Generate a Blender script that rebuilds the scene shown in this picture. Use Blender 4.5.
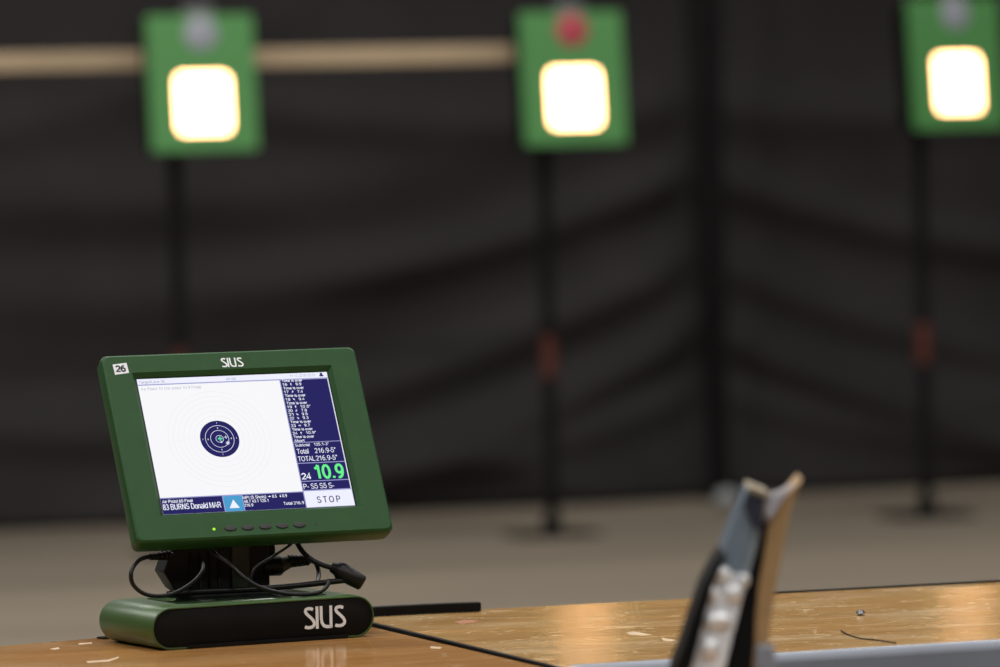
import bpy, bmesh, math, random
from mathutils import Vector, Matrix

random.seed(7)
R = math.radians
scn = bpy.context.scene
col = scn.collection
for o in list(bpy.data.objects):
    bpy.data.objects.remove(o)

# ------------------------------------------------------------------ camera
cam_d = bpy.data.cameras.new('camera')
cam_d.sensor_width = 36.0
cam_d.lens = 200.0
cam_d.clip_end = 200
cam_d.dof.use_dof = True
cam_d.dof.focus_distance = 6.74
cam_d.dof.aperture_fstop = 4.5
cam = bpy.data.objects.new('camera', cam_d)
col.objects.link(cam)
_p, _t, _r = R(20), R(-2.05), R(1.3)
_f = Vector((math.sin(_p)*math.cos(_t), math.cos(_p)*math.cos(_t), math.sin(_t)))
_rt = Vector((math.cos(_p), -math.sin(_p), 0))
_up = _rt.cross(_f)
_R = _rt*math.cos(_r) - _up*math.sin(_r)
_U = _rt*math.sin(_r) + _up*math.cos(_r)
cam.matrix_world = Matrix(((_R.x, _U.x, -_f.x, 0), (_R.y, _U.y, -_f.y, 0), (_R.z, _U.z, -_f.z, 1.323), (0, 0, 0, 1)))
scn.camera = cam

# ------------------------------------------------------------------ world and hall lights
w = bpy.data.worlds.new('hall_air')
scn.world = w
w.use_nodes = True
w.node_tree.nodes['Background'].inputs[0].default_value = (0.95, 0.97, 1.0, 1)
w.node_tree.nodes['Background'].inputs[1].default_value = 0.075

scn.view_settings.view_transform = 'Standard'
scn.view_settings.look = 'None'
scn.view_settings.gamma = 1
scn.view_settings.use_curve_mapping = False
scn.view_settings.exposure = 0.0


def ceiling_lamp(x, y, z, sx, sy, power, color=(1, 0.975, 0.94)):
    d = bpy.data.lights.new('ceiling_lamp', 'AREA')
    d.shape = 'RECTANGLE'
    d.size, d.size_y = sx, sy
    d.energy = power
    d.color = color
    o = bpy.data.objects.new('ceiling_lamp', d)
    o.location = (x, y, z)
    col.objects.link(o)


# rows of ceiling lamps over the range
for x, kx in ((-2.0, 1.3), (2.5, 1.05), (7.0, 0.75), (11.5, 0.38)):
    for y, pw in ((1.0, 130), (6.0, 130), (11.0, 165), (15.0, 110)):
        ceiling_lamp(x, y, 6.0, 1.6, 0.7, pw*kx)


# ------------------------------------------------------------------ materials
def mat(name):
    m = bpy.data.materials.new(name)
    m.use_nodes = True
    nt = m.node_tree
    return m, nt, nt.nodes['Principled BSDF']


def plain(name, c, rough=0.5, metal=0.0, bump=0.0, bscale=300, var=0.0, vscale=20, spec=0.5):
    """Plastic / paint / metal with a little procedural colour variation and grain."""
    m, nt, b = mat(name)
    b.inputs['Roughness'].default_value = rough
    b.inputs['Metallic'].default_value = metal
    b.inputs['Specular IOR Level'].default_value = spec
    tc = nt.nodes.new('ShaderNodeTexCoord')
    n = nt.nodes.new('ShaderNodeTexNoise')
    n.inputs['Scale'].default_value = vscale
    n.inputs['Detail'].default_value = 4
    nt.links.new(tc.outputs['Object'], n.inputs['Vector'])
    r = nt.nodes.new('ShaderNodeValToRGB')
    r.color_ramp.elements[0].position = 0.3
    r.color_ramp.elements[1].position = 0.7
    r.color_ramp.elements[0].color = [k*(1-var) for k in c] + [1]
    r.color_ramp.elements[1].color = [min(1, k*(1+var)) for k in c] + [1]
    nt.links.new(n.outputs['Fac'], r.inputs['Fac'])
    nt.links.new(r.outputs['Color'], b.inputs['Base Color'])
    if bump:
        n2 = nt.nodes.new('ShaderNodeTexNoise')
        n2.inputs['Scale'].default_value = bscale
        nt.links.new(tc.outputs['Object'], n2.inputs['Vector'])
        bp = nt.nodes.new('ShaderNodeBump')
        bp.inputs['Strength'].default_value = bump
        bp.inputs['Distance'].default_value = 0.001
        nt.links.new(n2.outputs['Fac'], bp.inputs['Height'])
        nt.links.new(bp.outputs['Normal'], b.inputs['Normal'])
    return m


def glow(name, c, s=1.0):
    m, nt, b = mat(name)
    b.inputs['Base Color'].default_value = (0.01, 0.01, 0.01, 1)
    b.inputs['Roughness'].default_value = 0.35
    b.inputs['Specular IOR Level'].default_value = 0.0
    b.inputs['Emission Color'].default_value = list(c) + [1]
    b.inputs['Emission Strength'].default_value = s
    return m


def wood(name, dark, light, pale, scratch, rough, seed, gscale=1.0):
    """Varnished ply: grain along X, worn pale patches, fine scratches."""
    m, nt, b = mat(name)
    L = nt.links.new
    N = nt.nodes.new
    tc = N('ShaderNodeTexCoord')
    mp = N('ShaderNodeMapping')
    mp.inputs['Location'].default_value = (seed, seed*0.7, 0)
    mp.inputs['Scale'].default_value = (2.2*gscale, 26*gscale, 10)
    L(tc.outputs['Object'], mp.inputs['Vector'])
    g = N('ShaderNodeTexNoise')
    g.inputs['Scale'].default_value = 1.6
    g.inputs['Detail'].default_value = 7
    g.inputs['Roughness'].default_value = 0.62
    g.inputs['Distortion'].default_value = 0.6
    L(mp.outputs['Vector'], g.inputs['Vector'])
    cr = N('ShaderNodeValToRGB')
    cr.color_ramp.elements[0].position = 0.32
    cr.color_ramp.elements[1].position = 0.68
    cr.color_ramp.elements[0].color = list(dark) + [1]
    cr.color_ramp.elements[1].color = list(light) + [1]
    L(g.outputs['Fac'], cr.inputs['Fac'])
    # worn patches
    mp2 = N('ShaderNodeMapping')
    mp2.inputs['Location'].default_value = (seed*1.3, 2.1, 0)
    mp2.inputs['Scale'].default_value = (3.0, 5.0, 1)
    L(tc.outputs['Object'], mp2.inputs['Vector'])
    pn = N('ShaderNodeTexNoise')
    pn.inputs['Scale'].default_value = 1.5
    pn.inputs['Detail'].default_value = 5
    L(mp2.outputs['Vector'], pn.inputs['Vector'])
    pr = N('ShaderNodeValToRGB')
    pr.color_ramp.elements[0].position = 0.48
    pr.color_ramp.elements[1].position = 0.74
    pr.color_ramp.elements[0].color = (0, 0, 0, 1)
    pr.color_ramp.elements[1].color = (1, 1, 1, 1)
    L(pn.outputs['Fac'], pr.inputs['Fac'])
    mx = N('ShaderNodeMix')
    mx.data_type = 'RGBA'
    L(pr.outputs['Color'], mx.inputs[0])
    L(cr.outputs['Color'], mx.inputs[6])
    mx.inputs[7].default_value = list(pale) + [1]
    # scratches: thin contour lines of noise, broken up by another noise
    last = mx.outputs[2]
    for k, (sc, wd, th) in enumerate(((9, 0.0040, 0.48), (17, 0.0045, 0.50), (31, 0.0060, 0.51), (23, 0.0045, 0.50))):
        mp3 = N('ShaderNodeMapping')
        mp3.inputs['Location'].default_value = (seed+3.1*k, k*5.7, 0)
        mp3.inputs['Rotation'].default_value = (0, 0, 0.5+k*1.1)
        mp3.inputs['Scale'].default_value = (sc*0.30, sc*1.0, 1)
        L(tc.outputs['Object'], mp3.inputs['Vector'])
        n = N('ShaderNodeTexNoise')
        n.inputs['Scale'].default_value = 1.0
        n.inputs['Detail'].default_value = 1.0
        L(mp3.outputs['Vector'], n.inputs['Vector'])
        s = N('ShaderNodeMath'); s.operation = 'SUBTRACT'
        L(n.outputs['Fac'], s.inputs[0]); s.inputs[1].default_value = 0.5
        a = N('ShaderNodeMath'); a.operation = 'ABSOLUTE'
        L(s.outputs[0], a.inputs[0])
        lt = N('ShaderNodeMath'); lt.operation = 'LESS_THAN'
        L(a.outputs[0], lt.inputs[0]); lt.inputs[1].default_value = wd
        q = N('ShaderNodeTexNoise')
        q.inputs['Scale'].default_value = 11+4*k
        q.inputs['Detail'].default_value = 3
        L(tc.outputs['Object'], q.inputs['Vector'])
        gt = N('ShaderNodeMath'); gt.operation = 'GREATER_THAN'
        L(q.outputs['Fac'], gt.inputs[0]); gt.inputs[1].default_value = th
        ml = N('ShaderNodeMath'); ml.operation = 'MULTIPLY'
        L(lt.outputs[0], ml.inputs[0]); L(gt.outputs[0], ml.inputs[1])
        m2 = N('ShaderNodeMath'); m2.operation = 'MULTIPLY'
        L(ml.outputs[0], m2.inputs[0]); m2.inputs[1].default_value = scratch
        mm = N('ShaderNodeMix'); mm.data_type = 'RGBA'
        L(m2.outputs[0], mm.inputs[0]); L(last, mm.inputs[6])
        mm.inputs[7].default_value = (0.66, 0.49, 0.29, 1)
        last = mm.outputs[2]
    L(last, b.inputs['Base Color'])
    b.inputs['Roughness'].default_value = rough
    b.inputs['Specular IOR Level'].default_value = 0.4
    return m


def floor_mat():
    m, nt, b = mat('floor_concrete')
    L = nt.links.new
    tc = nt.nodes.new('ShaderNodeTexCoord')
    n = nt.nodes.new('ShaderNodeTexNoise')
    mp = nt.nodes.new('ShaderNodeMapping')
    mp.inputs['Scale'].default_value = (0.35, 1.6, 1)
    mp.inputs['Location'].default_value = (0.3, 1.3, 0)
    L(tc.outputs['Object'], mp.inputs['Vector'])
    n.inputs['Scale'].default_value = 0.9
    n.inputs['Detail'].default_value = 5
    L(mp.outputs['Vector'], n.inputs['Vector'])
    r = nt.nodes.new('ShaderNodeValToRGB')
    r.color_ramp.elements[0].position = 0.35
    r.color_ramp.elements[1].position = 0.7
    r.color_ramp.elements[0].color = (0.165, 0.140, 0.107, 1)
    r.color_ramp.elements[1].color = (0.245, 0.205, 0.155, 1)
    L(n.outputs['Fac'], r.inputs['Fac'])
    L(r.outputs['Color'], b.inputs['Base Color'])
    b.inputs['Roughness'].default_value = 0.75
    b.inputs['Specular IOR Level'].default_value = 0.2
    return m


M = {
    'green': plain('green_plastic', (0.0135, 0.064, 0.0145), 0.48, bump=0.2, bscale=900, var=0.08, vscale=40, spec=0.28),
    'base_green': plain('green_base_shell', (0.038, 0.084, 0.020), 0.40, var=0.08, vscale=15),
    'black': plain('black_plastic', (0.005, 0.005, 0.0055), 0.5, var=0.2, spec=0.22),
    'cap': plain('matt_black_cap', (0.006, 0.0055, 0.005), 0.7, var=0.2, spec=0.12),
    'button': plain('grey_button_plastic', (0.014, 0.014, 0.015), 0.5, var=0.1),
    'olive': plain('dark_olive_metal', (0.012, 0.018, 0.008), 0.4, var=0.15),
    'gloss': plain('glossy_green_inset', (0.022, 0.042, 0.018), 0.12, var=0.1),
    'cable': plain('black_cable_rubber', (0.005, 0.005, 0.005), 0.42, var=0.2, spec=0.3),
    'letter': plain('white_lettering', (0.80, 0.82, 0.84), 0.5, var=0.02),
    'sticker': plain('white_sticker', (0.74, 0.75, 0.80), 0.55, var=0.03),
    'ink': plain('black_ink', (0.015, 0.015, 0.018), 0.6),
    'led': glow('green_led', (0.45, 1.0, 0.05), 1.0),
    's_white': glow('screen_white', (0.93, 0.93, 0.955), 1.0),
    's_head': glow('screen_header_white', (0.86, 0.87, 1.0), 1.0),
    's_navy': glow('screen_navy', (0.013, 0.011, 0.115), 1.0),
    's_rule': glow('screen_rule_blue', (0.33, 0.34, 0.62), 1.0),
    's_text': glow('screen_text_white', (0.86, 0.88, 1.0), 1.0),
    's_green': glow('screen_green', (0.14, 0.88, 0.26), 1.0),
    's_teal': glow('screen_teal', (0.10, 0.62, 0.42), 1.0),
    's_blue': glow('screen_icon_blue', (0.065, 0.33, 0.62), 1.0),
    's_grey': glow('screen_grey_text', (0.30, 0.31, 0.46), 1.0),
    's_ring': glow('screen_ring_grey', (0.74, 0.74, 0.76), 1.0),
    's_edge': plain('screen_edge_black', (0.004, 0.005, 0.012), 0.3),
    'tgreen': plain('target_box_green_paint', (0.075, 0.255, 0.070), 0.5, var=0.05, vscale=6),
    'window': glow('lit_target_window', (1.0, 0.52, 0.24), 12.0),
    'aim': glow('target_aiming_mark', (1.0, 0.62, 0.22), 0.95),
    'disc_grey': plain('grey_disc', (0.30, 0.31, 0.36), 0.5, var=0.05),
    'disc_red': plain('red_disc', (0.42, 0.05, 0.075), 0.5, var=0.05),
    'tab': plain('grey_metal_tab', (0.16, 0.16, 0.17), 0.45, metal=0.3),
    'pole': plain('black_pole_paint', (0.0085, 0.008, 0.0085), 0.7, var=0.2, spec=0.08),
    'orange': plain('orange_band', (0.075, 0.014, 0.006), 0.5, var=0.1),
    'curtain': plain('black_drape', (0.0220, 0.0195, 0.0198), 0.75, var=0.12, vscale=3, spec=0.22),
    'rail': plain('raw_pine', (0.43, 0.32, 0.20), 0.6, var=0.10, vscale=4),
    'wood_left': wood('varnished_board_orange', (0.32, 0.148, 0.043), (0.46, 0.225, 0.073), (0.48, 0.28, 0.125), 0.22, 0.15, 3.0),
    'wood_right': wood('worn_plywood_golden', (0.31, 0.165, 0.047), (0.46, 0.255, 0.080), (0.49, 0.34, 0.175), 0.85, 0.20, 8.0),
    'trim': plain('blue_grey_edging', (0.25, 0.27, 0.32), 0.4, var=0.08, vscale=8),
    'edge': plain('dark_board_edge', (0.012, 0.014, 0.013), 0.6, var=0.3, vscale=60),
    'steel': plain('grey_steel', (0.24, 0.24, 0.25), 0.35, metal=0.8, var=0.05),
    'case_blue': plain('blue_grey_gloss', (0.18, 0.23, 0.285), 0.22, var=0.12, vscale=25),
    'case_blue_highlight': plain('blue_grey_gloss_highlight', (0.32, 0.37, 0.42), 0.25, var=0.1, vscale=25),  # paler copy of the panel blue, ridge highlight put into the colour
    'case_navy': plain('dark_navy_gloss', (0.030, 0.034, 0.055), 0.3, var=0.2, vscale=40),
    'case_silver': plain('dull_silver', (0.82, 0.84, 0.90), 0.38, var=0.15, vscale=70),
    'glint': plain('glint_silver', (0.96, 0.97, 1.0), 0.36, metal=0.5, var=0.02),
    'tan': plain('tan_wood_strip', (0.40, 0.25, 0.115), 0.5, var=0.15, vscale=20),
    'tan_pale': plain('pale_wood_edge', (0.26, 0.21, 0.14), 0.5, var=0.08, vscale=30),
    'pale': plain('pale_grey_cloth', (0.30, 0.31, 0.31), 0.7, var=0.1),
    'pale_violet': plain('pale_violet_grey', (0.46, 0.46, 0.52), 0.5, var=0.08),
    'chip': plain('pale_bare_wood', (0.50, 0.37, 0.23), 0.6, var=0.15, vscale=60),
    'red_mark': plain('red_mark', (0.34, 0.125, 0.05), 0.5),
    'wall': plain('painted_hall_wall', (0.20, 0.19, 0.18), 0.8, var=0.06, vscale=2),
    'floor': floor_mat(),
}


# ------------------------------------------------------------------ mesh helpers
class MB:
    """Collects shapes and links them as one mesh object."""
    def __init__(self):
        self.v, self.f, self.mi, self.mats = [], [], [], []

    def slot(self, m):
        if m not in self.mats:
            self.mats.append(m)
        return self.mats.index(m)

    def add(self, vs, fs, m):
        b = len(self.v)
        self.v += [tuple(p) for p in vs]
        self.f += [tuple(i+b for i in f) for f in fs]
        self.mi += [self.slot(m)]*len(fs)
        return self

    def box(self, c, s, m, rz=0.0):
        hx, hy, hz = s[0]/2, s[1]/2, s[2]/2
        ca, sa = math.cos(rz), math.sin(rz)
        vs = []
        for x, y, z in ((-1, -1, -1), (1, -1, -1), (1, 1, -1), (-1, 1, -1), (-1, -1, 1), (1, -1, 1), (1, 1, 1), (-1, 1, 1)):
            px, py = x*hx, y*hy
            vs.append((c[0]+px*ca-py*sa, c[1]+px*sa+py*ca, c[2]+z*hz))
        fs = [(0, 3, 2, 1), (4, 5, 6, 7), (0, 1, 5, 4), (1, 2, 6, 5), (2, 3, 7, 6), (3, 0, 4, 7)]
        return self.add(vs, fs, m)

    def loft(self, loops, m, cap0=False, cap1=False):
        n = len(loops[0])
        vs = [p for l in loops for p in l]
        fs = []
        for k in range(len(loops)-1):
            for i in range(n):
                j = (i+1) % n
                fs.append((k*n+i, k*n+j, (k+1)*n+j, (k+1)*n+i))
        if cap0:
            fs.append(tuple(reversed(range(n))))
        if cap1:
            fs.append(tuple((len(loops)-1)*n+i for i in range(n)))
        return self.add(vs, fs, m)

    def poly(self, pts, m):
        return self.add(pts, [tuple(range(len(pts)))], m)

    def prism(self, pts, y0, y1, m):
        """outline in X-Z, extruded along Y"""
        return self.loft([[(x, y0, z) for x, z in pts], [(x, y1, z) for x, z in pts]], m, True, True)

    def tube(self, pts, r, m, n=10, caps=True, sub=6):
        pts = smooth(pts, sub) if len(pts) > 2 and sub > 1 else [Vector(p) for p in pts]
        rs = r if isinstance(r, (list, tuple)) else [r]*len(pts)
        loops = []
        t = (pts[1]-pts[0]).normalized()
        a = t.orthogonal().normalized()
        for i, p in enumerate(pts):
            t = (pts[min(i+1, len(pts)-1)]-pts[max(i-1, 0)]).normalized()
            a = (a - t*a.dot(t)).normalized()
            b = t.cross(a)
            loops.append([p+(a*math.cos(2*math.pi*k/n)+b*math.sin(2*math.pi*k/n))*rs[i] for k in range(n)])
        return self.loft(loops, m, caps, caps)

    def dome(self, c, rx, ry, rz, m, n=18, k=8):
        loops = []
        for i in range(k+1):
            th = math.pi*(i+0.001)/(k+0.002)
            loops.append([(c[0]+rx*math.sin(th)*math.cos(2*math.pi*j/n), c[1]-ry*math.cos(th), c[2]+rz*math.sin(th)*math.sin(2*math.pi*j/n)) for j in range(n)])
        return self.loft(loops, m, True, True)

    def build(self, name, parent=None, bevel=0.0, segs=2, sharp=35, loc=None, rot=None):
        me = bpy.data.meshes.new(name)
        me.from_pydata([tuple(p) for p in self.v], [], self.f)
        for m in self.mats:
            me.materials.append(M[m])
        for p, i in zip(me.polygons, self.mi):
            p.material_index = i
            p.use_smooth = True
        bm = bmesh.new(); bm.from_mesh(me)
        bmesh.ops.recalc_face_normals(bm, faces=bm.faces)
        bm.to_mesh(me); bm.free()
        me.update()
        me.set_sharp_from_angle(angle=R(sharp))
        o = bpy.data.objects.new(name, me)
        col.objects.link(o)
        if parent:
            o.parent = parent
        if loc:
            o.location = loc
        if rot:
            o.rotation_euler = rot
        if bevel:
            b = o.modifiers.new('bevel', 'BEVEL')
            b.width = bevel; b.segments = segs; b.limit_method = 'ANGLE'; b.angle_limit = R(35)
        return o


def smooth(pts, sub):
    P = [Vector(p) for p in pts]
    out = []
    for i in range(len(P)-1):
        p0, p1, p2, p3 = P[max(i-1, 0)], P[i], P[i+1], P[min(i+2, len(P)-1)]
        for k in range(sub):
            t = k/sub
            out.append(0.5*((2*p1)+(p2-p0)*t+(2*p0-5*p1+4*p2-p3)*t*t+(3*p1-p0-3*p2+p3)*t**3))
    out.append(P[-1])
    return out


def rrect(hw, hh, r, y, cx=0.0, cz=0.0, n=6):
    """rounded rectangle loop in X-Z at depth y"""
    out = []
    for sx, sz, a0 in ((1, 1, 0), (-1, 1, 90), (-1, -1, 180), (1, -1, 270)):
        for k in range(n+1):
            a = R(a0+90*k/n)
            out.append((cx+sx*(hw-r)+r*math.cos(a), y, cz+sz*(hh-r)+r*math.sin(a)))
    return out


def empty(name, label, cat, loc, rz=0.0, group=None):
    o = bpy.data.objects.new(name, None)
    o.empty_display_size = 0.1
    col.objects.link(o)
    o.location = loc
    o.rotation_euler = (0, 0, rz)
    return tag(o, label, cat, group)


def tag(o, label, cat, group=None):
    o['label'] = label
    o['category'] = cat
    if group:
        o['group'] = group
    return o


def structure(o):
    o['kind'] = 'structure'
    return o


def arc(cx, cz, rx, rz, a0, a1, n=14):
    return [(cx+rx*math.cos(R(a0+(a1-a0)*k/n)), cz+rz*math.sin(R(a0+(a1-a0)*k/n))) for k in range(n+1)]


# a plain sans letterform set: advance width, then the strokes of each character (capitals 1 high)
XH = 0.73
GLYPHS = {
    '0': (0.60, [arc(0.27, 0.5, 0.23, 0.46, 90, 450, 24)]),
    '1': (0.60, [[(0.08, 0.72), (0.22, 0.82), (0.33, 1.0)], [(0.33, 1.0), (0.33, 0.0)]]),
    '2': (0.60, [arc(0.27, 0.70, 0.22, 0.26, 170, -35)+[(0.04, 0.05), (0.52, 0.05)]]),
    '3': (0.60, [arc(0.25, 0.73, 0.20, 0.23, 160, -90)+arc(0.25, 0.27, 0.24, 0.23, 90, -165)]),
    '4': (0.60, [[(0.40, 0.0), (0.40, 0.98), (0.03, 0.27), (0.54, 0.27)]]),
    '5': (0.60, [[(0.48, 0.95), (0.14, 0.95), (0.08, 0.50)]+arc(0.26, 0.33, 0.24, 0.29, 130, -160)]),
    '6': (0.60, [arc(0.28, 0.32, 0.22, 0.28, 0, 360, 20), arc(0.35, 0.42, 0.29, 0.54, 75, 190)]),
    '7': (0.60, [[(0.03, 0.95), (0.51, 0.95), (0.30, 0.50), (0.19, 0.0)]]),
    '8': (0.60, [arc(0.27, 0.74, 0.19, 0.22, 0, 360, 20), arc(0.27, 0.27, 0.23, 0.23, 0, 360, 20)]),
    '9': (0.60, [arc(0.27, 0.67, 0.22, 0.29, 0, 360, 20), arc(0.20, 0.58, 0.29, 0.54, -105, 10)]),
    '.': (0.34, [[(0.15, 0.0), (0.15, 0.15)]]),
    ':': (0.30, [[(0.13, 0.0), (0.13, 0.13)], [(0.13, 0.58), (0.13, 0.71)]]),
    '-': (0.36, [[(0.03, 0.36), (0.30, 0.36)]]),
    '*': (0.42, [[(0.18, 0.70), (0.18, 1.0)], [(0.05, 0.92), (0.31, 0.78)], [(0.05, 0.78), (0.31, 0.92)]]),
    '/': (0.32, [[(0.02, 0.0), (0.28, 1.0)]]),
    '(': (0.34, [arc(0.40, 0.38, 0.30, 0.66, 110, 250)]),
    ')': (0.34, [arc(-0.08, 0.38, 0.30, 0.66, 70, -70)]),
    ' ': (0.30, []),
    'A': (0.72, [[(0.02, 0.0), (0.33, 1.0), (0.64, 0.0)], [(0.13, 0.33), (0.53, 0.33)]]),
    'B': (0.72, [[(0.09, 0.0), (0.09, 0.95), (0.36, 0.95)]+arc(0.36, 0.73, 0.20, 0.22, 90, -90)+[(0.09, 0.52)], [(0.36, 0.52)]+arc(0.38, 0.285, 0.24, 0.235, 90, -90)+[(0.09, 0.05)]]),
    'D': (0.76, [[(0.09, 0.0), (0.09, 0.95), (0.32, 0.95)]+arc(0.32, 0.5, 0.33, 0.45, 90, -90)+[(0.09, 0.05)]]),
    'F': (0.64, [[(0.09, 0.0), (0.09, 0.95), (0.57, 0.95)], [(0.09, 0.50), (0.50, 0.50)]]),
    'I': (0.30, [[(0.14, 0.0), (0.14, 1.0)]]),
    'L': (0.60, [[(0.09, 1.0), (0.09, 0.05), (0.54, 0.05)]]),
    'M': (0.86, [[(0.08, 0.0), (0.08, 1.0)], [(0.10, 1.0), (0.40, 0.05), (0.70, 1.0)], [(0.72, 1.0), (0.72, 0.0)]]),
    'N': (0.76, [[(0.09, 0.0), (0.09, 1.0)], [(0.10, 0.98), (0.60, 0.02)], [(0.61, 0.0), (0.61, 1.0)]]),
    'O': (0.82, [arc(0.38, 0.5, 0.33, 0.46, 90, 450, 24)]),
    'P': (0.70, [[(0.09, 0.0), (0.09, 0.95), (0.36, 0.95)]+arc(0.36, 0.70, 0.24, 0.25, 90, -90)+[(0.09, 0.45)]]),
    'R': (0.76, [[(0.09, 0.0), (0.09, 0.95), (0.38, 0.95)]+arc(0.38, 0.72, 0.23, 0.23, 90, -90)+[(0.09, 0.49)], [(0.38, 0.49), (0.66, 0.0)]]),
    'S': (0.70, [arc(0.33, 0.73, 0.24, 0.23, 20, 215)+[(0.33, 0.50)]+arc(0.33, 0.27, 0.27, 0.23, 50, -165)]),
    'T': (0.66, [[(0.02, 0.95), (0.62, 0.95)], [(0.32, 0.95), (0.32, 0.0)]]),
    'U': (0.76, [[(0.09, 1.0), (0.09, 0.34)]+arc(0.35, 0.32, 0.26, 0.28, 180, 360)+[(0.61, 1.0)]]),
    'a': (0.58, [arc(0.26, 0.52, 0.21, 0.19, 165, 0)+[(0.47, 0.0)], arc(0.25, 0.20, 0.21, 0.18, 60, 330, 18)+[(0.47, 0.22), (0.47, 0.40), (0.25, 0.38)]]),
    'b': (0.60, [[(0.08, 0.0), (0.08, 1.0)], arc(0.29, 0.36, 0.21, 0.33, 0, 360, 20)]),
    'd': (0.60, [[(0.50, 0.0), (0.50, 1.0)], arc(0.27, 0.36, 0.22, 0.33, 0, 360, 20)]),
    'e': (0.58, [[(0.06, 0.38), (0.49, 0.38)]+arc(0.27, 0.36, 0.22, 0.33, 5, 320, 20)]),
    'g': (0.60, [[(0.49, 0.72), (0.49, -0.02)]+arc(0.27, -0.04, 0.22, 0.18, 0, -160), arc(0.27, 0.36, 0.22, 0.33, 0, 360, 20)]),
    'h': (0.58, [[(0.08, 0.0), (0.08, 1.0)], [(0.08, 0.42)]+arc(0.27, 0.46, 0.19, 0.23, 170, 0)+[(0.46, 0.0)]]),
    'i': (0.24, [[(0.11, 0.0), (0.11, 0.72)], [(0.11, 0.86), (0.11, 1.0)]]),
    'l': (0.24, [[(0.11, 0.0), (0.11, 1.0)]]),
    'm': (0.86, [[(0.08, 0.0), (0.08, 0.72)], [(0.08, 0.42)]+arc(0.24, 0.48, 0.16, 0.21, 170, 0)+[(0.40, 0.0)], [(0.40, 0.42)]+arc(0.56, 0.48, 0.16, 0.21, 170, 0)+[(0.72, 0.0)]]),
    'n': (0.58, [[(0.08, 0.0), (0.08, 0.72)], [(0.08, 0.42)]+arc(0.27, 0.46, 0.19, 0.23, 170, 0)+[(0.46, 0.0)]]),
    'o': (0.58, [arc(0.27, 0.36, 0.22, 0.33, 90, 450, 20)]),
    'p': (0.60, [[(0.08, -0.26), (0.08, 0.72)], arc(0.29, 0.36, 0.21, 0.33, 0, 360, 20)]),
    'r': (0.38, [[(0.08, 0.0), (0.08, 0.72)], [(0.08, 0.45), (0.17, 0.64), (0.34, 0.68)]]),
    's': (0.54, [arc(0.25, 0.53, 0.18, 0.16, 25, 210)+[(0.25, 0.36)]+arc(0.25, 0.19, 0.20, 0.16, 60, -160)]),
    't': (0.32, [[(0.14, 0.94), (0.14, 0.14), (0.18, 0.05), (0.29, 0.04)], [(0.02, 0.68), (0.28, 0.68)]]),
    'u': (0.58, [[(0.08, 0.72), (0.08, 0.28)]+arc(0.27, 0.26, 0.19, 0.22, 180, 360)+[(0.46, 0.72)], [(0.46, 0.4), (0.46, 0.0)]]),
    'v': (0.54, [[(0.02, 0.72), (0.24, 0.0), (0.46, 0.72)]]),
}


def put_text(mb, s, x0, z0, x1, cap, y, m, bold=0.0):
    """lettering in X-Z from x0 to x1, baseline z0, capital height cap; the strokes thicken with bold"""
    adv = 0.0
    strokes = []
    for ch in s:
        wd, st_ = GLYPHS[ch]
        strokes += [[(px+adv, pz) for px, pz in l] for l in st_]
        adv += wd
    a = min(p[0] for l in strokes for p in l); b = max(p[0] for l in strokes for p in l)
    t = 0.105+bold*4.0
    k = cap
    sx = ((x1-x0)-t*k*0.8)/(b-a) if b-a > 0.01 else k
    for l in strokes:
        l = [(x0+t*k*0.4+(px-a)*sx, z0+pz*k) for px, pz in l]
        stroke(mb, l, t*k, y, m)


def stroke(mb, pts, wd, y, m):
    """flat stroke of even width along a polyline in X-Z"""
    P = [Vector((p[0], p[1])) for p in pts]
    L, Q = [], []
    for i, p in enumerate(P):
        d0 = (P[i]-P[i-1]).normalized() if i else (P[1]-P[0]).normalized()
        d1 = (P[i+1]-P[i]).normalized() if i < len(P)-1 else d0
        d = (d0+d1).normalized()
        n = Vector((-d.y, d.x))
        k = min(1.6, 1/max(0.4, n.dot(Vector((-d0.y, d0.x)))))
        L.append(p+n*wd/2*k); Q.append(p-n*wd/2*k)
    n = len(P)
    vs = [(p.x, y, p.y) for p in L]+[(p.x, y, p.y) for p in Q]
    mb.add(vs, [(i, i+1, n+i+1, n+i) for i in range(n-1)], m)


def logo(mb, x0, z0, wd, ht, y, m):
    """the maker's four-letter word mark: slanted S, I, joined U, S"""
    t = 0.125*ht*1.15
    def S(ox):
        pts = [(0.30, 0.86), (0.24, 0.915), (0.15, 0.925), (0.085, 0.885), (0.065, 0.80), (0.09, 0.71), (0.15, 0.62), (0.235, 0.50), (0.30, 0.39),
               (0.335, 0.28), (0.325, 0.17), (0.27, 0.095), (0.18, 0.068), (0.09, 0.085), (0.04, 0.12)]
        stroke(mb, [(x0+(ox+px)*wd/1.30, z0+pz*ht) for px, pz in pts], t, y, m)
    S(0.0)
    def bar(xa, za, zb, k=1.0):
        stroke(mb, [(x0+xa*wd/1.30, z0+za*ht), (x0+xa*wd/1.30, z0+zb*ht)], t*k, y, m)
    bar(0.425, 0.0, 1.0)
    u = [(0.555, 1.0), (0.555, 0.42), (0.575, 0.25), (0.63, 0.12), (0.72, 0.065), (0.86, 0.06)]
    stroke(mb, [(x0+px*wd/1.30, z0+pz*ht) for px, pz in u], t, y, m)
    bar(0.855, 0.0, 1.0)
    S(0.945)


# ------------------------------------------------------------------ setting
structure(MB().box((5.0, 9.0, -0.05), (40, 34, 0.1), 'floor').build('floor'))
structure(MB().box((5.0, 21.0, 2.0), (36, 0.2, 4.0), 'wall').build('wall_back'))

# ------------------------------------------------------------------ tables
TZ = 0.718


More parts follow.
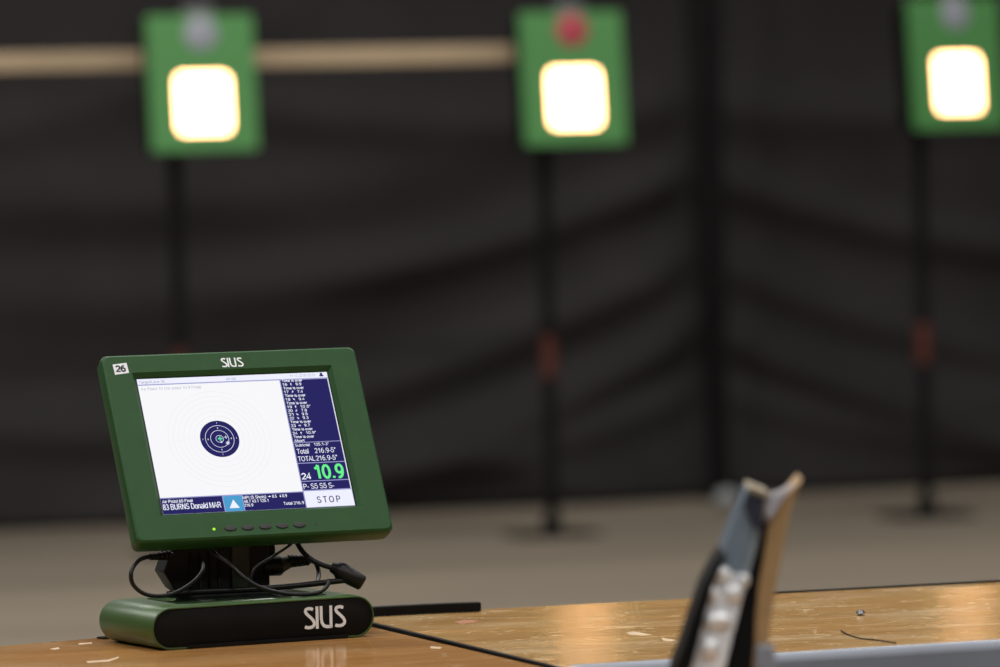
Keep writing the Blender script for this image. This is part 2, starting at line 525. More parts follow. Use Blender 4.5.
# left table: origin at its far right corner on the floor, top along -X
lt = empty('shooting_table', 'smooth orange-brown varnished table top carrying the green monitor', 'table', (2.190, 6.57, 0))
top_pts = [(0, 0), (-0.28, 0.0), (-0.45, -0.050), (-0.60, -0.085), (-1.6, -0.10), (-1.6, -0.80), (0, -0.80)]
MB().loft([[(x, y, TZ-0.025) for x, y in top_pts], [(x, y, TZ) for x, y in top_pts]], 'wood_left', True, True).build('table_top', lt, 0.002)
for sx in (-1.5, -0.1):
    for sy in (-0.74, -0.16):
        MB().tube([(sx, sy, 0), (sx, sy, TZ-0.025)], 0.02, 'steel', n=12).build('leg', lt)
MB().box((-0.80, -0.45, TZ-0.045), (1.36, 0.56, 0.04), 'steel').build('under_frame', lt, 0.004)

rt = empty('shooting_table', 'scratched golden plywood table top with blue-grey front edging, right of the seam', 'table', (2.200, 5.876, 0), R(-0.3))
RZ = TZ+0.002
MB().loft([[(x, y, z) for x, y in ((0, -0.018), (1.8, 0.032), (1.8, 0.755), (0, 0.762))] for z in (RZ-0.025, RZ)], 'wood_right', True, True).build('table_top', rt, 0.002)
MB().box((-0.0040, 0.372, RZ-0.0130), (0.007, 0.78, 0.027), 'cap').build('side_edging', rt)
MB().box((0.90, -0.001, RZ-0.020), (1.80, 0.026, 0.046), 'trim', R(1.59)).build('front_edging', rt, 0.011, 5)
MB().box((1.18, 0.7595, RZ-0.0115), (1.24, 0.004, 0.0285), 'edge', R(-0.22)).build('back_edging', rt)
for sx in (0.1, 1.7):
    for sy in (0.10, 0.68):
        MB().tube([(sx, sy, 0), (sx, sy, RZ-0.025)], 0.02, 'steel', n=12).build('leg', rt)
MB().box((0.90, 0.40, RZ-0.045), (1.56, 0.62, 0.04), 'steel').build('under_frame', rt, 0.004)
# small screw head, dark pencil-like scratch and reddish scuff on the right top
sc = MB().tube([(0, 0, 0), (0, 0, 0.0020), (0, 0, 0.0026), (0, 0, 0.0065)], [0.0032, 0.0032, 0.0060, 0.0045], 'steel', n=14, sub=1).build('screw', rt)
sc.location = (0.5469, 0.4027, RZ)


def scuff(pts, m, name, parent, z):
    MB().loft([[(x, y, z-0.0004) for x, y in pts], [(x, y, z+0.0003) for x, y in pts]], m, True, True).build(name, parent)


scuff([(0.0888, 0.6102), (0.1075, 0.6257), (0.1211, 0.6046), (0.103, 0.5838), (0.0847, 0.5766)], 'red_mark', 'red_scuff', rt, RZ)
scuff([(0.2182, 0.3515), (0.2308, 0.354), (0.2315, 0.3033), (0.2185, 0.2996), (0.2092, 0.3185)], 'chip', 'pale_chip', rt, RZ)
scuff([(0.2271, 0.2598), (0.2321, 0.2212), (0.2204, 0.2109), (0.2171, 0.2282)], 'chip', 'pale_chip', rt, RZ)
for pts in [[(-0.4358, -0.309), (-0.4081, -0.3057), (-0.3856, -0.274), (-0.3911, -0.2908), (-0.4127, -0.3257), (-0.4389, -0.3285)], [(-0.4296, -0.1284), (-0.4159, -0.1148), (-0.4191, -0.1355), (-0.4289, -0.144)], [(-0.3803, -0.0772), (-0.3618, -0.0741), (-0.3666, -0.091), (-0.384, -0.0948)], [(-0.0271, -0.3602), (-0.0192, -0.3805), (-0.0277, -0.3973), (-0.0346, -0.3852)]]:
    scuff(pts, 'chip', 'pale_chip', lt, TZ)
th = MB().tube([(x, y, RZ+0.0012) for x, y in [(2.6422, 6.0909), (2.6282, 6.0381), (2.6214, 5.9816), (2.6289, 5.9463), (2.6318, 5.907)]], 0.0008, 'cap', n=6).build('loose_thread')
tag(th, 'thin black loose thread curling on the scratched golden table top', 'thread')

# black rubber strip lying along the far edge, bent where it passes from one table to the other
sp = [(1.850, 6.535), (1.95, 6.580), (2.08, 6.610), (2.20, 6.618), (2.30, 6.618), (2.370, 6.608)]
sp3 = smooth([(x, y, 0) for x, y in sp], 4)
lo = []
for k, c_ in enumerate(sp3):
    d_ = (sp3[min(k+1, len(sp3)-1)]-sp3[max(k-1, 0)]).normalized()
    n_ = Vector((-d_.y, d_.x, 0))*0.008
    zb = TZ+0.0032 if c_.x > 2.18 else TZ+0.0002
    hgt = 0.002+0.009*min(1, (c_.x-1.845)/0.25)
    lo.append([(c_.x-n_.x, c_.y-n_.y, zb), (c_.x+n_.x, c_.y+n_.y, zb), (c_.x+n_.x, c_.y+n_.y, zb+hgt), (c_.x-n_.x, c_.y-n_.y, zb+hgt)])
bar = MB().loft(lo, 'cap', True, True).build('rubber_strip', None, 0.001)
tag(bar, 'black rubber strip lying along the far table edge behind the monitor base', 'strip')

# ------------------------------------------------------------------ monitor unit
unit = empty('scoring_monitor', 'green framed scoring monitor with lit target screen on a rounded base', 'monitor', (2.0, 6.44, TZ))
W, H = 0.246, 0.1845
head_loc = (0.0187, 0.0145, 0.2400)
head_rot = (-R(29.8), 0, R(1.6))

# base: stadium section shell run back in depth
hw, hh = 0.1475, 0.0255
b_loc = (-0.0075, 0.002, 0.0257)
b_rot = (0, 0, R(7.5))
D0, D1 = -0.087, 0.078
def stad(inset, y):
    return rrect(hw-inset, hh-inset, hh-inset-0.0005, y, n=12)
sh = MB()
sh.loft([stad(0.006, D1), stad(0.001, D1-0.005), stad(0, D1-0.009), stad(0, D0+0.0015), stad(0.0005, D0+0.0004), stad(0.0012, D0), stad(0.0024, D0+0.0003), stad(0.0027, D0+0.003)], 'base_green', cap0=True)
base = sh.build('base', unit, sharp=50)
base.location, base.rotation_euler = b_loc, b_rot
cap = MB()
cap.loft([stad(0.0026, D0+0.012), stad(0.0026, D0+0.0022), stad(0.0034, D0+0.0016)], 'cap', cap0=True, cap1=True)
cap.box((0.004, (D0+D1)/2-0.004, -hh+0.0022), (0.212, D1-D0-0.004, 0.0042), 'cap')
cap.build('front_cap', base, sharp=50)
lg = MB()
logo(lg, 0.0525, -0.0118, 0.0560, 0.0270, D0+0.0012, 'letter')
lg.build('logo', base)
inset = MB().loft([rrect(0.098, 0.055, 0.010, 0), rrect(0.0975, 0.0545, 0.010, 0.0012)], 'gloss', True, True)
inset.v = [(x+0.002, z-0.004, y) for x, y, z in inset.v]
io = inset.build('top_panel', base)
io.location = (0, 0, hh-0.0004)
for x in (-0.052, 0.048):
    MB().box((x, -0.028, hh+0.0012), (0.016, 0.030, 0.0012), 'olive').build('slot_cover', base, 0.0005)

# stand column, hinge, adapter block
nk = MB()
nk.box((0.004, 0.012, 0.080), (0.024, 0.012, 0.070), 'olive')
nk.build('neck', unit, 0.002)
hg = MB()
hg.tube([(-0.055, 0.038, 0.104), (0.055, 0.038, 0.104)], 0.013, 'black', n=20)
hg.box((0.028, 0.028, 0.082), (0.030, 0.030, 0.064), 'black')
hg.box((0.005, 0.040, 0.080), (0.060, 0.030, 0.062), 'black')
hg.box((0.0, 0.030, 0.053), (0.13, 0.06, 0.006), 'black')
hg.build('hinge', unit, 0.002)
ad = MB()
ad.prism([(-0.083, 0.1120), (-0.094, 0.085), (-0.081, 0.0638), (-0.0670, 0.0536), (-0.010, 0.0536), (-0.008, 0.112)], 0.006, 0.046, 'black')
ad.box((-0.078, 0.004, 0.0580), (0.024, 0.014, 0.008), 'black')
for k in range(4):
    ad.box((-0.060+0.012*k, 0.005, 0.084), (0.003, 0.004, 0.046), 'black')
ad.build('power_block', unit, 0.003)

# cables
def cable(pts, r=0.0026):
    return MB().tube(pts, r, 'cable', n=10).build('cable', unit, sharp=60)
c1 = cable([(-0.0881, -0.012, 0.1066), (-0.1231, -0.028, 0.1071), (-0.1404, -0.04, 0.1027), (-0.1511, -0.05, 0.0906), (-0.1478, -0.05, 0.0749), (-0.1306, -0.05, 0.0632), (-0.1027, -0.045, 0.0617), (-0.0744, -0.035, 0.0711), (-0.0533, -0.02, 0.0851), (-0.046, 0.0, 0.097)])
sr = MB()
for k in range(5):
    x = -0.093-0.0052*k
    sr.tube([(x, -0.0145-0.0022*k, 0.1067), (x-0.0036, -0.0160-0.0022*k, 0.1067)], 0.0062-0.0006*k, 'cable', n=14, sub=1)
sr.tube([(-0.088, -0.0125, 0.1066), (-0.120, -0.026, 0.107)], 0.0038, 'cable', n=12, sub=1)
sr.build('strain_relief', c1)
cable([(-0.0432, -0.015, 0.114), (-0.036, -0.03, 0.104), (-0.023, -0.042, 0.0926), (-0.0101, -0.052, 0.0781), (0.0095, -0.056, 0.0654), (0.0384, -0.056, 0.0570), (0.0636, -0.056, 0.0545), (0.0844, -0.052, 0.0560), (0.0965, -0.047, 0.0629), (0.1009, -0.043, 0.0700)])
cb = cable([(0.0702, 0.010, 0.124), (0.0732, 0.0, 0.1156), (0.0799, -0.01, 0.1012), (0.0942, -0.02, 0.089), (0.1138, -0.03, 0.0812), (0.122, -0.034, 0.077)], 0.0033)
cn = MB()
cn.tube([(0.108, -0.029, 0.0845), (0.114, -0.031, 0.0818), (0.118, -0.0325, 0.0795), (0.132, -0.037, 0.0705), (0.143, -0.0405, 0.0635), (0.1445, -0.041, 0.0625)], [0.006, 0.0085, 0.0115, 0.0105, 0.0095, 0.007], 'cable', n=16, sub=1)
cn.build('connector', cb, sharp=50)
cable([(-0.0937, -0.012, 0.0600), (-0.0549, -0.020, 0.0615), (0.0068, -0.026, 0.0616), (0.0673, -0.033, 0.0641), (0.1216, -0.038, 0.0678)], 0.0036)
cd_ = cable([(0.0938, 0.018, 0.090), (0.1034, 0.018, 0.0860), (0.1047, 0.010, 0.0743), (0.0958, -0.01, 0.065), (0.085, -0.025, 0.0635)], 0.0028)
pg = MB()
pg.tube([(0.0354, 0.02, 0.0855), (0.058, 0.02, 0.0850), (0.0600, 0.02, 0.086), (0.070, 0.02, 0.0885)], [0.0125, 0.0125, 0.010, 0.0075], 'cable', n=16, sub=1)
for k in range(5):
    x = 0.0695+0.0054*k
    pg.tube([(x, 0.02, 0.0895), (x+0.0040, 0.02, 0.0896)], 0.0080-0.0004*k, 'cable', n=14, sub=1)
pg.tube([(0.068, 0.02, 0.089), (0.097, 0.02, 0.090)], 0.0045, 'cable', n=12, sub=1)
pg.build('plug', cd_, sharp=50)
cable([(0.0669, 0.0, 0.122), (0.0649, -0.01, 0.1141), (0.0358, -0.02, 0.0991), (0.0125, -0.022, 0.0856), (0.0046, -0.024, 0.0646)], 0.0018)

# head: lofted housing with a bevelled screen opening
oz = -0.0033
OW, OH = 0.1650, 0.1283
hs = MB()
def ol(i, r, y):
    return rrect(OW-i, OH-i, r, y, 0, oz)
hs.loft([ol(0.012, 0.004, 0.036), ol(0.005, 0.006, 0.034), ol(0.001, 0.008, 0.024), ol(0, 0.0085, 0.010), ol(0.0003, 0.0085, 0.0048), ol(0.0016, 0.0078, 0.0018), ol(0.0040, 0.0070, 0.0),
         rrect(W/2+0.0062, H/2+0.0058, 0.0012, 0.0, 0, 0.0008), rrect(W/2+0.0016, H/2+0.0012, 0.0008, 0.0052, 0, 0.0004), rrect(W/2+0.0016, H/2+0.0012, 0.0008, 0.0068, 0, 0.0004)], 'green', cap0=True)
hs.loft([rrect(0.075, 0.060, 0.01, 0.036, 0, -0.02), rrect(0.065, 0.050, 0.01, 0.052, 0, -0.02)], 'green', True, True)
housing = hs.build('housing', unit, sharp=28)
housing.location, housing.rotation_euler = head_loc, head_rot

def U(u): return (u-0.5)*W
def V(v): return (0.5-v)*H

h = MB(); logo(h, U(0.4455), V(-0.0490), 0.0285, 0.0128, -0.0002, 'letter'); h.build('logo', housing)
st = MB()
st.add([(U(-0.117), -0.0002, V(-0.101)), (U(-0.043), -0.0002, V(-0.110)), (U(-0.040), -0.0002, V(-0.034)), (U(-0.114), -0.0002, V(-0.024))], [(0, 1, 2, 3)], 'sticker')
put_text(st, '26', U(-0.106), V(-0.046), U(-0.054), 0.0080, -0.0004, 'ink', 0.038)
st.build('number_sticker', housing)
for k in range(5):
    b = MB()
    b.loft([[(0.0078*math.cos(a*math.pi/12)*s, -d, 0.0034*math.sin(a*math.pi/12)*s) for a in range(24)] for s, d in ((1, -0.001), (1, 0.0008), (0.92, 0.0014), (0.6, 0.0016))], 'button', True, True)
    b.build('button', housing, loc=(U(0.321+0.0897*k), 0, V(1.137)))
b = MB()
b.loft([[(0.0018*math.cos(a*math.pi/8)*s, -d, 0.0018*math.sin(a*math.pi/8)*s) for a in range(16)] for s, d in ((1, -0.001), (1, 0.0005), (0.5, 0.0012))], 'led', True, True)
led = b.build('indicator_light', housing, loc=(U(0.235), 0, V(1.137)))
led['label'] = 'lit yellow-green indicator light'
b = MB()
b.loft([[(0.0014*math.cos(a*math.pi/8)*s, -d, 0.0014*math.sin(a*math.pi/8)*s) for a in range(16)] for s, d in ((1, -0.001), (1, 0.0003))], 'ink', True, True)
b.build('sensor_hole', housing, loc=(U(0.767), 0, V(1.137)))
for k in range(3):
    u = 0.322+0.0897*k
    MB().poly([(U(u)-0.0009, -0.0002, V(1.094)), (U(u)+0.0009, -0.0002, V(1.094)), (U(u), -0.0002, V(1.084))], 'ink').build('button_symbol', housing)

# the display: lies in the opening, its picture built as flat graphics
SY = 0.0056
def q(mb, u0, v0, u1, v1, k, m):
    y = SY-0.00012*k
    mb.poly([(U(u0), y, V(v1)), (U(u1), y, V(v1)), (U(u1), y, V(v0)), (U(u0), y, V(v0))], m)
def T(mb, s, u0, v, u1, vc, m, bold=0.0, k=4):
    put_text(mb, s, U(u0), V(v), U(u1), vc*H, SY-0.00012*k, m, bold)
def ring(mb, cx, cz, r, wd, k, m, n=96):
    y = SY-0.00012*k
    vs = []
    for rr in (r-wd/2, r+wd/2):
        vs += [(cx+rr*math.cos(2*math.pi*i/n), y, cz+rr*math.sin(2*math.pi*i/n)) for i in range(n)]
    mb.add(vs, [(i, (i+1) % n, n+(i+1) % n, n+i) for i in range(n)], m)
def disc(mb, cx, cz, r, k, m, n=64):
    y = SY-0.00012*k
    mb.poly([(cx+r*math.cos(2*math.pi*i/n), y, cz+r*math.sin(2*math.pi*i/n)) for i in range(n)], m)

sm = MB()
sm.box((0, 0.0075, 0.0005), (W+0.004, 0.002, H+0.004), 's_edge')
q(sm, 0, 0.0, 1, 1, 0, 's_white')
screen = sm.build('screen', unit)
screen.location, screen.rotation_euler = head_loc, head_rot

g = MB()                                                              # header line
q(g, 0, 0.0, 1, 0.043, 1, 's_head')
q(g, 0, 0.041, 1, 0.049, 2, 's_rule')
T(g, 'Target/Lane 26', 0.006, 0.034, 0.143, 0.020, 's_grey', 0.0)
T(g, '00:00', 0.462, 0.034, 0.514, 0.018, 's_rule', 0.01)
T(g, '17.12.2018 03:57', 0.80, 0.030, 0.935, 0.018, 's_grey', 0.0)
disc(g, U(0.967), V(0.013), 0.0016, 4, 's_navy', 16)
q(g, 0.957, 0.020, 0.978, 0.033, 4, 's_navy')
g.build('header_line', screen)

g = MB()                                                              # target graphic
T(g, 'Air Pistol 10 (Air pistol 10.9 Final)', 0.012, 0.086, 0.325, 0.021, 's_grey', -0.002)
cx, cz = U(0.3672), V(0.4655)
s_ = 0.0249/59.5
for k in range(6):
    ring(g, cx, cz, (75.5+16*k)*s_, 0.00026, 1, 's_ring')
disc(g, cx, cz, 59.5*s_, 2, 's_navy')
for d in (43.5, 27.5, 11.5):
    ring(g, cx, cz, d*s_, 0.00056, 3, 's_text', 64)
for d in (51.5, 35.5):
    for ax, az in ((1, 0), (-1, 0), (0, 1), (0, -1)):
        x, z = cx+ax*d*s_, cz+az*d*s_
        n = '7' if d > 40 else '8'
        put_text(g, n, x-0.0006, z-0.0010, x+0.0006, 0.0020, SY-0.0005, 's_text', 0.02)
for d in (67.5, 83.5, 99.5, 115.5, 131.5, 147.5):
    for ax, az in ((1, 0), (-1, 0), (0, 1), (0, -1)):
        x, z = cx+ax*d*s_, cz+az*d*s_
        n = str(int(round(6-(d-67.5)/16)))
        put_text(g, n, x-0.0005, z-0.0008, x+0.0005, 0.0016, SY-0.0005, 's_ring', 0.0)
def cross(x, z, r, m, wd=0.0008):
    stroke(g, [(x-r, z), (x+r, z)], wd, SY-0.0006, m)
    stroke(g, [(x, z-r), (x, z+r)], wd, SY-0.0006, m)
cross(cx+0.0005, cz+0.0001, 0.0031, 's_teal', 0.0021)
cross(cx+0.0082, cz+0.0018, 0.0022, 's_text', 0.0007)
cross(cx+0.0092, cz-0.0062, 0.0026, 's_text', 0.0007)
stroke(g, [(cx+0.0072, cz-0.0078), (cx+0.0112, cz-0.0046)], 0.0006, SY-0.0006, 's_text')
stroke(g, [(cx+0.0072, cz-0.0046), (cx+0.0112, cz-0.0078)], 0.0006, SY-0.0006, 's_text')
disc(g, cx+0.0013, cz-0.0046, 0.0011, 4, 's_text', 16)
g.build('target_graphic', screen)

g = MB()                                                              # shot list and totals
q(g, 0.741, 0.049, 0.996, 0.875, 1, 's_rule')
q(g, 0.746, 0.050, 0.994, 0.516, 2, 's_navy')
q(g, 0.746, 0.521, 0.994, 0.669, 2, 's_navy')
q(g, 0.746, 0.675, 0.994, 0.803, 2, 's_navy')
q(g, 0.746, 0.809, 0.994, 0.871, 2, 's_navy')
rows = ['Time is over', ('16', 'n', '9.9'), 'Time is over', ('17', 'ne', '7.4'), 'Time is over', ('18', 'nw', '9.4'), 'Time is over', ('19', 'n', '10.5*'),
        ('20', 'sw', '7.8'), ('21', 'se', '9.5'), ('22', 'se', '9.3'), 'Time is over', ('23', 'e', '9.7'), 'Time is over', ('24', 'n', '10.9*'), 'Time is over', 'Abort']
ARW = {'n': 90, 'ne': 55, 'nw': 130, 'sw': 235, 'se': 310, 'e': 0}
for k, rw in enumerate(rows):
    v = 0.0645+0.0281*k
    if isinstance(rw, str):
        T(g, rw, 0.752, v, 0.862 if rw != 'Abort' else 0.807, 0.0190, 's_text', 0.020)
    else:
        T(g, rw[0], 0.752, v, 0.777, 0.0190, 's_text', 0.020)
        a = R(ARW[rw[1]]); x, z = U(0.797), V(v-0.009)
        dx, dz = math.cos(a)*0.0017, math.sin(a)*0.0017
        stroke(g, [(x-dx, z-dz), (x+dx, z+dz)], 0.0006, SY-0.0005, 's_text')
        g.poly([(x+dx*1.2, SY-0.0005, z+dz*1.2), (x-dz*0.7, SY-0.0005, z+dx*0.7), (x+dz*0.7, SY-0.0005, z-dx*0.7)], 's_text')
        T(g, rw[2], 0.822, v, 0.852 if len(rw[2]) == 3 else 0.876, 0.0190, 's_text', 0.020)
T(g, 'Subtotal', 0.752, 0.548, 0.828, 0.020, 's_text', 0.012)
T(g, '125.1-3*', 0.851, 0.547, 0.930, 0.020, 's_text', 0.012)
T(g, 'Total', 0.753, 0.602, 0.815, 0.036, 's_text', 0.004)
T(g, '216.9-5*', 0.848, 0.602, 0.960, 0.036, 's_text', 0.004)
T(g, 'TOTAL', 0.751, 0.658, 0.842, 0.036, 's_text', 0.004)
T(g, '216.9-5*', 0.846, 0.658, 0.960, 0.036, 's_text', 0.004)
T(g, '24', 0.751, 0.791, 0.802, 0.044, 's_text', 0.022)
T(g, '10.9', 0.822, 0.791, 0.977, 0.100, 's_green', 0.019)
T(g, 'P- S5 S5 S-', 0.750, 0.863, 0.912, 0.038, 's_text', 0.004)
g.build('score_panel', screen)

g = MB()                                                              # name line along the bottom
q(g, 0.0, 0.883, 0.741, 1.0, 2, 's_navy')
q(g, 0.0, 0.878, 0.741, 0.885, 3, 's_rule')
T(g, 'Air Pistol 60 Final', 0.006, 0.918, 0.163, 0.022, 's_text', 0.014)
T(g, '83 BURNS Donald MAR', 0.004, 0.968, 0.305, 0.041, 's_text', 0.006)
T(g, 'MPI (5 Shots)', 0.424, 0.915, 0.545, 0.021, 's_text', 0.014)
T(g, '0.5', 0.577, 0.915, 0.600, 0.021, 's_text', 0.014)
T(g, '0.9', 0.630, 0.915, 0.654, 0.021, 's_text', 0.014)
T(g, '48.7 43.1 125.1', 0.425, 0.943, 0.553, 0.021, 's_text', 0.014)
T(g, '216.9', 0.424, 0.971, 0.470, 0.021, 's_text', 0.014)
T(g, 'Total 216.9', 0.627, 0.972, 0.735, 0.021, 's_text', 0.014)
for u, a in ((0.562, 0), (0.620, -90)):
    x, z = U(u), V(0.905); dx, dz = math.cos(R(a))*0.0018, math.sin(R(a))*0.0018
    stroke(g, [(x-dx, z-dz), (x+dx, z+dz)], 0.0007, SY-0.0005, 's_text')
    g.poly([(x+dx*1.2, SY-0.0005, z+dz*1.2), (x-dz*0.7, SY-0.0005, z+dx*0.7), (x+dz*0.7, SY-0.0005, z-dx*0.7)], 's_text')
g.build('name_line', screen)
g = MB()                                                              # blue arrow key and STOP key
q(g, 0.318, 0.885, 0.424, 1.0, 4, 's_rule')
q(g, 0.323, 0.888, 0.420, 1.0, 5, 's_blue')
g.poly([(U(0.345), SY-0.0008, V(0.978)), (U(0.398), SY-0.0008, V(0.978)), (U(0.3715), SY-0.0008, V(0.915))], 's_text')
g.build('arrow_key', screen)
g = MB()
q(g, 0.741, 0.875, 1.0, 1.0, 2, 's_rule')
q(g, 0.746, 0.880, 0.998, 0.998, 3, 's_head')
T(g, 'S T O P', 0.806, 0.969, 0.928, 0.046, 's_navy', 0.009)
g.build('stop_key', screen)

# ------------------------------------------------------------------ electronic target boxes at the far end
def target_unit(label, x, yaw, tilt, zc, disc_m, dz_disc, pole_dx, aim_r=0.030):
    y = 16.9
    root = empty('target_box', label, 'target', (x+pole_dx, 17.10, 0), 0, 'electronic targets on black poles')
    hw_, hh_ = 0.1755, 0.217
    piv = (-pole_dx, y-17.10, zc)
    rot = (-R(tilt), 0, R(yaw))
    f = MB()
    wz = -0.064
    f.loft([rrect(hw_-0.004, hh_-0.004, 0.006, 0.030), rrect(hw_, hh_, 0.008, 0.026), rrect(hw_, hh_, 0.008, 0.003), rrect(hw_-0.003, hh_-0.003, 0.007, 0.0),
            rrect(0.0895, 0.0955, 0.024, 0.0, 0.0, wz), rrect(0.0875, 0.0935, 0.023, 0.003, 0.0, wz), rrect(0.0875, 0.0935, 0.023, 0.022, 0.0, wz)], 'tgreen')
    fp = f.build('front_plate', root, sharp=30, loc=piv, rot=rot)
    bx = MB()
    bx.loft([rrect(hw_-0.02, hh_-0.02, 0.01, 0.13), rrect(hw_-0.012, hh_-0.012, 0.01, 0.122), rrect(hw_-0.010, hh_-0.010, 0.01, 0.028)], 'black', True, True)
    bx.build('housing', root, sharp=30, loc=piv, rot=rot)
    lw = MB()
    lw.loft([rrect(0.0875, 0.0935, 0.023, 0.006, 0, wz), rrect(0.0875, 0.0935, 0.023, 0.020, 0, wz)], 'window', True, True)
    win = lw.build('lit_window', root, sharp=30, loc=piv, rot=rot)
    win['label'] = 'glowing warm white window'
    am = MB()
    am.loft([[(aim_r*math.cos(a*math.pi/12), yy, wz+0.006+aim_r*math.sin(a*math.pi/12)) for a in range(24)] for yy in (0.0075, 0.0052)], 'aim', True, True)
    am.build('aiming_mark', win)
    d = MB()
    d.loft([[(0.055*s*math.cos(a*math.pi/16), yy, dz_disc+0.054*s*math.sin(a*math.pi/16)) for a in range(32)] for s, yy in ((1, 0.001), (1, -0.003), (0.96, -0.004))], disc_m, True, True)
    dd = d.build('number_disc', root, sharp=30, loc=piv, rot=rot)
    dd['label'] = 'round grey disc' if disc_m == 'disc_grey' else 'round red disc'
    t = MB().box((0, 0.016, hh_+0.012), (0.10, 0.012, 0.035), 'tab')
    t.build('top_tab', root, 0.004, loc=piv, rot=rot)
    p = MB()
    p.tube([(0, 0, 0.012), (0, 0, 1.64)], 0.022, 'pole', n=20)
    pole = p.build('pole', root)
    bd = MB().tube([(0, 0, 0.523), (0, 0, 0.658)], 0.0245, 'orange', n=20)
    ob = bd.build('pole_band', pole)
    ob['label'] = 'dull orange band'
    ft = MB()
    ft.box((0, 0, 0.006), (0.28, 0.22, 0.012), 'pole')
    ft.tube([(0, 0, 0.012), (0, 0, 0.06)], 0.032, 'pole', n=20)
    ft.build('foot_plate', root, 0.004)
    br = MB().box((0, -0.04, zc-0.17), (0.12, 0.10, 0.08), 'pole')
    br.build('bracket', root, 0.005)
    return root

target_unit('leftmost green target box, lit window, grey disc, pale wooden rail running past both sides', 5.168, 0, 5, 1.508, 'disc_grey', 0.158, -0.04)
target_unit('middle green target box with a red disc above its lit window', 6.428, 0, 5, 1.501, 'disc_red', 0.158, -0.036, 0.022)
target_unit('rightmost green target box with grey disc, turned aside, no rail at its side', 7.798, 9, 4, 1.524, 'disc_grey', 0.168, -0.056)

rl = MB().box((5.24, 17.145, 1.588), (2.62, 0.036, 0.058), 'rail').build('wooden_rail', None, 0.004)
tag(rl, 'pale wooden rail running behind the left and middle target boxes', 'rail')

# ------------------------------------------------------------------ black drape backdrop, two panels meeting at a post
def fold(x, z):
    """depth of the folds, pulled towards the post at the seam"""
    s = x-7.525
    a = abs(s)
    h_ = 0.0
    side = -1 if s < 0 else 1
    for (zz, slope, wd, amp, lo, hi) in ((1.42, 0.16, 0.085, 0.030, 0.0, 1.6), (1.18, 0.38, 0.070, 0.045, 0.03, 1.2), (0.88, 0.46, 0.075, 0.040, 0.05, 1.1),
                                         (0.62, 0.50, 0.070, 0.050, 0.0, 1.0), (0.40, 0.35, 0.06, 0.03, 0.1, 1.3)):
        zc_ = zz - slope*a + 0.10*a*a
        k = math.exp(-((z-zc_)/wd)**2)*min(1, a/0.12)*math.exp(-max(0, a-hi)*1.8)
        h_ -= 1.35*amp*k
    # broad swags elsewhere
    for (x0, zz, cur, wd, amp) in ((5.5, 0.75, 0.10, 0.11, 0.035), (5.5, 1.12, 0.08, 0.10, 0.030), (5.4, 0.32, 0.12, 0.09, 0.045), (6.2, 0.22, -0.25, 0.07, 0.03), (8.8, 0.30, 0.2, 0.08, 0.04), (4.6, 1.35, 0.2, 0.09, 0.02)):
        zc_ = zz+cur*(x-x0)**2
        h_ -= 1.35*amp*math.exp(-((z-zc_)/wd)**2)*math.exp(-((x-x0)/1.1)**2)
    h_ -= 0.13*math.exp(-(z/0.42)**2)  # bottom flare added so the lower drape tilts up and catches more light
    h_ += 0.012*math.sin(2.3*x+1.7*z)+0.008*math.sin(5.1*x-3.0*z+1.0)+0.006*math.sin(9*z+1.5*x)
    return h_

def drape(name, label, x0, x1, back=0.0):
    nx, nz = int((x1-x0)/0.04), 80
    vs, fs = [], []
    for side in (0, 1):
        for j in range(nz+1):
            for i in range(nx+1):
                x = x0+(x1-x0)*i/nx; z = 0.012+2.9*j/nz
                vs.append((x, 18.60+fold(x, z)+back+0.004*side, z))
    n = (nx+1)*(nz+1)
    for j in range(nz):
        for i in range(nx):
            a = j*(nx+1)+i
            fs.append((a, a+1, a+nx+2, a+nx+1))
            fs.append((n+a, n+a+nx+1, n+a+nx+2, n+a+1))
    for j in range(nz):
        for i in (0, nx):
            a = j*(nx+1)+i
            fs.append((a, a+nx+1, n+a+nx+1, n+a))
    for i in range(nx):
        for j in (0, nz):
            a = j*(nx+1)+i
            fs.append((a, a+1, n+a+1, n+a))
    o = MB().add(vs, fs, 'curtain').build(name, None, sharp=180)
    tag(o, label, 'curtain', 'black backdrop drapes')
    return o

drape('backdrop_curtain', 'black drape backdrop left of the dark seam post', 0.5, 7.545)
drape('backdrop_curtain', 'black drape backdrop right of the dark seam post', 7.507, 13.7, 0.03)
po = empty('backdrop_post', 'dark upright post where the two black drapes meet', 'post', (7.525, 18.40, 0))
MB().box((0, 0, 1.46), (0.066, 0.03, 2.88), 'pole').build('upright', po, 0.004)
MB().box((0, 0, 0.010), (0.10, 0.10, 0.020), 'pole').build('foot_plate', po, 0.003)
wt = MB().dome((0, 0, 0.036), 0.042, 0.04, 0.036, 'pale').build('floor_weight', None, loc=(7.348, 17.915, 0))
tag(wt, 'small pale rounded weight on the floor at the foot of the seam post', 'weight')

# ------------------------------------------------------------------ nearby upright case, out of focus, on a bench below the frame
bn = empty('low_bench', 'plain wooden bench the blurred upright case stands on', 'bench', (1.97, 4.86, 0), R(-20))
MB().box((0, 0.0, 0.7055), (0.7, 0.40, 0.025), 'wood_left').build('bench_top', bn, 0.003)
for sx in (-0.3, 0.3):
    for sy in (-0.15, 0.15):
        MB().tube([(sx, sy, 0), (sx, sy, 0.693)], 0.018, 'steel', n=12).build('leg', bn)

